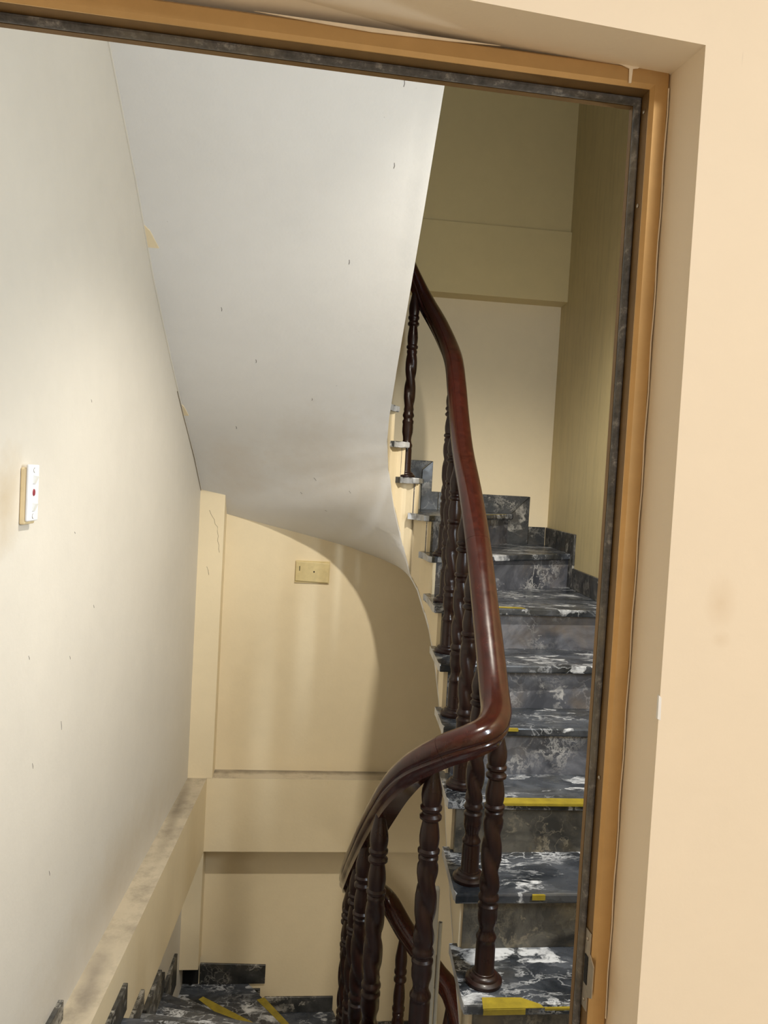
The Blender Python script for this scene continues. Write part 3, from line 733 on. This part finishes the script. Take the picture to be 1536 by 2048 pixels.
for i, (x, y, n) in enumerate([(.393, 2.045, 0), (.270, 2.17, -1), (.254, 2.385, -2), (.255, 2.60, -3), (.258, 2.82, -4), (.27, 3.04, -5), (.545, 3.335, -9), (.72, 3.09, -11)]):
    z0 = n * RISE; zt = rail_z(x, y, z0 + .3, z0 + 1.5) - .022
    baluster(x, y, z0, zt - z0, phase=1.1 * i, fat=1.06 if n == 0 else 1.0)

# ------------------------------------------------------------------ small things
# two-toggle switch on the left wall
A = Vector((SK, 1, 0)).normalized(); N = Vector((1, -SK, 0)).normalized(); Zv = Vector((0, 0, 1))
def wall_box(bm, o, a0, a1, d0, d1, z0, z1):
    P = lambda a, d, z: o + A * a + N * d + Zv * z
    return hexa(bm, [P(a0, d0, z0), P(a0, d1, z0), P(a1, d1, z0), P(a1, d0, z0), P(a0, d0, z1), P(a0, d1, z1), P(a1, d1, z1), P(a1, d0, z1)])
sw_o = Vector((xL(1.96), 1.96, 1.395))
switch = thing('light_switch', 'white two-toggle light switch with a red indicator on the left wall', 'switch', sw_o)
bm = bmesh.new(); wall_box(bm, sw_o, 0, .060, .0, .015, 0.0, .140); bevel(bm, .004, 2); link('mounting_box', bm, M['swbox'], switch)
bm = bmesh.new(); wall_box(bm, sw_o, -.001, .062, .0145, .022, .008, .148); bevel(bm, .003, 2); pl = link('face_plate', bm, M['white'], switch)
for z in (.112, .044):
    bm = bmesh.new(); P = lambda a, d, zz: sw_o + A * a + N * d + Zv * zz
    hexa(bm, [P(.022, .021, z - .011), P(.022, .024, z - .011), P(.037, .024, z - .011), P(.037, .021, z - .011), P(.022, .021, z + .011), P(.022, .032, z + .008), P(.037, .032, z + .008), P(.037, .021, z + .011)])
    link('toggle', bm, M['toggle'], pl)
def disc(o, a, d, z, r, sz, th):
    bm = bmesh.new(); k = 16
    f0 = [bm.verts.new(o + A * (a + r * math.cos(2 * PI * i / k)) + N * d + Zv * (z + sz * math.sin(2 * PI * i / k))) for i in range(k)]
    f1 = [bm.verts.new(o + A * (a + r * .8 * math.cos(2 * PI * i / k)) + N * (d + th) + Zv * (z + sz * .85 * math.sin(2 * PI * i / k))) for i in range(k)]
    bm.faces.new(f0[::-1]); bm.faces.new(f1)
    for i in range(k): bm.faces.new((f0[i], f0[(i + 1) % k], f1[(i + 1) % k], f1[i]))
    return bm
link('indicator', disc(sw_o, .030, .0215, .079, .008, .0095, .002), M['red'], pl)
for z in (.134, .020):
    link('screw_cap', disc(sw_o, .030, .0215, z, .0068, .0068, .0012), M['mark'], pl)
    link('screw_cap', disc(sw_o, .030, .0224, z, .0055, .0055, .0014), M['toggle'], pl)

# blank painted cover plate on the far wall
cov = thing('cover_plate', 'blank painted cover plate on the wall under the stair underside', 'cover', (.08, FAR, 1.0))
bm = bmesh.new(); hexa(bm, [(-.017, FAR - .018, .957), (.171, FAR - .018, .951), (.171, FAR, .951), (-.017, FAR, .957), (-.017, FAR - .018, 1.069), (.174, FAR - .018, 1.062), (.174, FAR, 1.062), (-.017, FAR, 1.069)]); bevel(bm, .003, 2)
pc = link('plate', bm, M['outlet'], cov)
bm = bmesh.new(); box(bm, -.019, .176, FAR - .010, FAR, .947, 1.072); link('back_box', bm, M['outlet'], cov)
bm = bmesh.new(); box(bm, .003, .007, FAR - .0186, FAR - .017, 1.015, 1.042); link('slot', bm, M['black'], pc)
bm = bmesh.new(); lathe(bm, [(.0045, 0), (.0045, .001)], (0, 0, 0), 12); bmesh.ops.rotate(bm, verts=bm.verts, cent=(0, 0, 0), matrix=Matrix.Rotation(PI / 2, 3, 'X')); bmesh.ops.translate(bm, verts=bm.verts, vec=(.087, FAR - .0178, 1.012))
link('hole', bm, M['black'], pc)

# plastic pole and thin open tube standing in the stair well
pole = thing('plastic_trunking', 'flat grey-white plastic trunking standing in the stair well behind the nearest balusters', 'trunking', (.478, 2.36, BOT))
bm = bmesh.new(); box(bm, .456, .496, 2.35, 2.372, BOT, .27); bevel(bm, .003, 2); link('channel', bm, M['pipe'], pole)
bm = bmesh.new(); box(bm, .4585, .4935, 2.3475, 2.352, BOT, .268); bevel(bm, .001, 1); link('cover', bm, M['pipe'], pole)
tb = thing('plastic_tube', 'thin open-topped white tube standing beside the plastic trunking', 'tube', (.507, 2.36, BOT))
bm = bmesh.new(); lathe(bm, [(.0065, 0), (.0065, .157 - BOT), (.0052, .157 - BOT), (.0052, .12 - BOT)], (.5055, 2.36, BOT), 16, cap=False); link('tube_wall', bm, M['pipe'], tb, smooth=True)
bm = bmesh.new(); lathe(bm, [(.0052, 0), (.0052, .001)], (.5055, 2.36, .152), 12); link('bore', bm, M['black'], tb)

# cracks, nicks and bare plaster on the walls (real slivers in and on the plaster)
def crack(parent, pts, r=.0013, mat=None, name='crack'):
    bm = bmesh.new(); P = [Vector(p) for p in pts]; tube(bm, P, r, 5); return link(name, bm, mat or M['crack'], parent)
pil = bpy.data.objects['trim_3']
crack(pil, [(-.50, BEAM, 1.34), (-.489, BEAM, 1.315), (-.472, BEAM, 1.29), (-.466, BEAM, 1.265), (-.452, BEAM, 1.25), (-.452, BEAM, 1.225), (-.446, BEAM, 1.20), (-.449, BEAM, 1.175), (-.440, BEAM, 1.15), (-.441, BEAM, 1.13), (-.436, BEAM, 1.11)], .0009)
crack(pil, [(-.50, BEAM, 1.03), (-.492, BEAM, 1.01), (-.487, BEAM, .985)], .0010)
crack(wall_left, [(xL(y) + .001, y, z) for y, z in ((4.38, 1.36), (4.2, 1.50), (4.05, 1.615), (3.9, 1.712), (3.75, 1.805), (3.6, 1.905))], .0016)
for (y, z, l) in ((2.35, .98, .02), (2.3, .80, .05), (2.05, 1.05, .02), (2.1, .75, .03), (2.55, 1.10, .02), (2.25, .38, .03), (2.45, 1.75, .015), (2.35, 1.35, .01)):
    crack(wall_left, [(xL(y), y, z), (xL(y + .004) + .0004, y + .004, z - l * .3), (xL(y + .006), y + .006, z - l * .55)], .0007, M['mark'], 'nick')
def soffit_pt(i, j): return den[i][j]
for (i, j, l) in ((64, 2, .02), (60, 5, .02), (58, 3, .015), (62, 6, .02), (50, 3, .02), (46, 2, .015), (44, 4, .012), (69, 1, .02), (67, 1, .02), (48, 4, .012), (71, 7, .012), (56, 6, .02)):
    p = den[min(i, len(den) - 1)][j]; q = den[min(i + 1, len(den) - 1)][j]; d = (q - p).normalized()
    crack(sof, [p, p + d * l * .5 + Vector((.002, 0, -.0006)), p + d * l], .0011, M['mark'], 'nick')
bm = bmesh.new(); hexa(bm, [(.4095, .8242, 1.298), (.4135, .8246, 1.296), (.4118, .828, 1.296), (.4095, .828, 1.298), (.4095, .8246, 1.325), (.4128, .8247, 1.322), (.4118, .828, 1.322), (.4095, .828, 1.325)])
link('bare_plaster_chip', bm, M['chip'], wall_front)

# the door wall stands slightly out of square with the stair
ROT = Matrix.Translation((.411, .9, 0)) @ Matrix.Rotation(math.radians(2.2), 4, 'Z') @ Matrix.Translation((-.411, -.9, 0))
def walk(o):
    yield o
    for c in o.children: yield from walk(c)
bpy.context.view_layer.update()
for o in list(walk(wall_front)) + list(walk(door)):
    if o.type == 'MESH' and o is not wall_front or o is wall_front:
        off = Matrix.Translation(world_loc(o)); o.data.transform(off.inverted() @ ROT @ off)

# lamps
lamp = thing('downlight', 'round shaded lamp under the landing above', 'lamp', (DOWNLIGHT[0], DOWNLIGHT[1], 3.15))
bm = bmesh.new(); lathe(bm, [(.10, .05), (.10, -.02), (.09, -.02), (.085, .035)], (DOWNLIGHT[0], DOWNLIGHT[1], 3.10), 24, cap=False); link('shade', bm, M['toggle'], lamp, smooth=True)
bat = thing('batten_lamp', 'upright batten lamp on the right wall of the landing', 'lamp', (xR(1.25), 1.25, 1.75))
bm = bmesh.new(); hexa(bm, [(1.222, 1.21, 1.33), (xR(1.21), 1.21, 1.33), (xR(1.29), 1.29, 1.33), (1.224, 1.29, 1.33), (1.222, 1.21, 2.17), (xR(1.21), 1.21, 2.17), (xR(1.29), 1.29, 2.17), (1.224, 1.29, 2.17)]); bevel(bm, .004, 2)
link('housing', bm, M['toggle'], bat)
lamp2 = thing('ceiling_lamp', 'square ceiling lamp of the room', 'lamp', (.9, -.9, 2.9))
bm = bmesh.new(); box(bm, .6, 1.2, -1.2, -.6, 2.84, 2.9); link('housing', bm, M['toggle'], lamp2)
bm = bmesh.new(); box(bm, .65, 1.15, -1.15, -.65, 2.825, 2.84); link('diffuser', bm, M['glow'], lamp2)
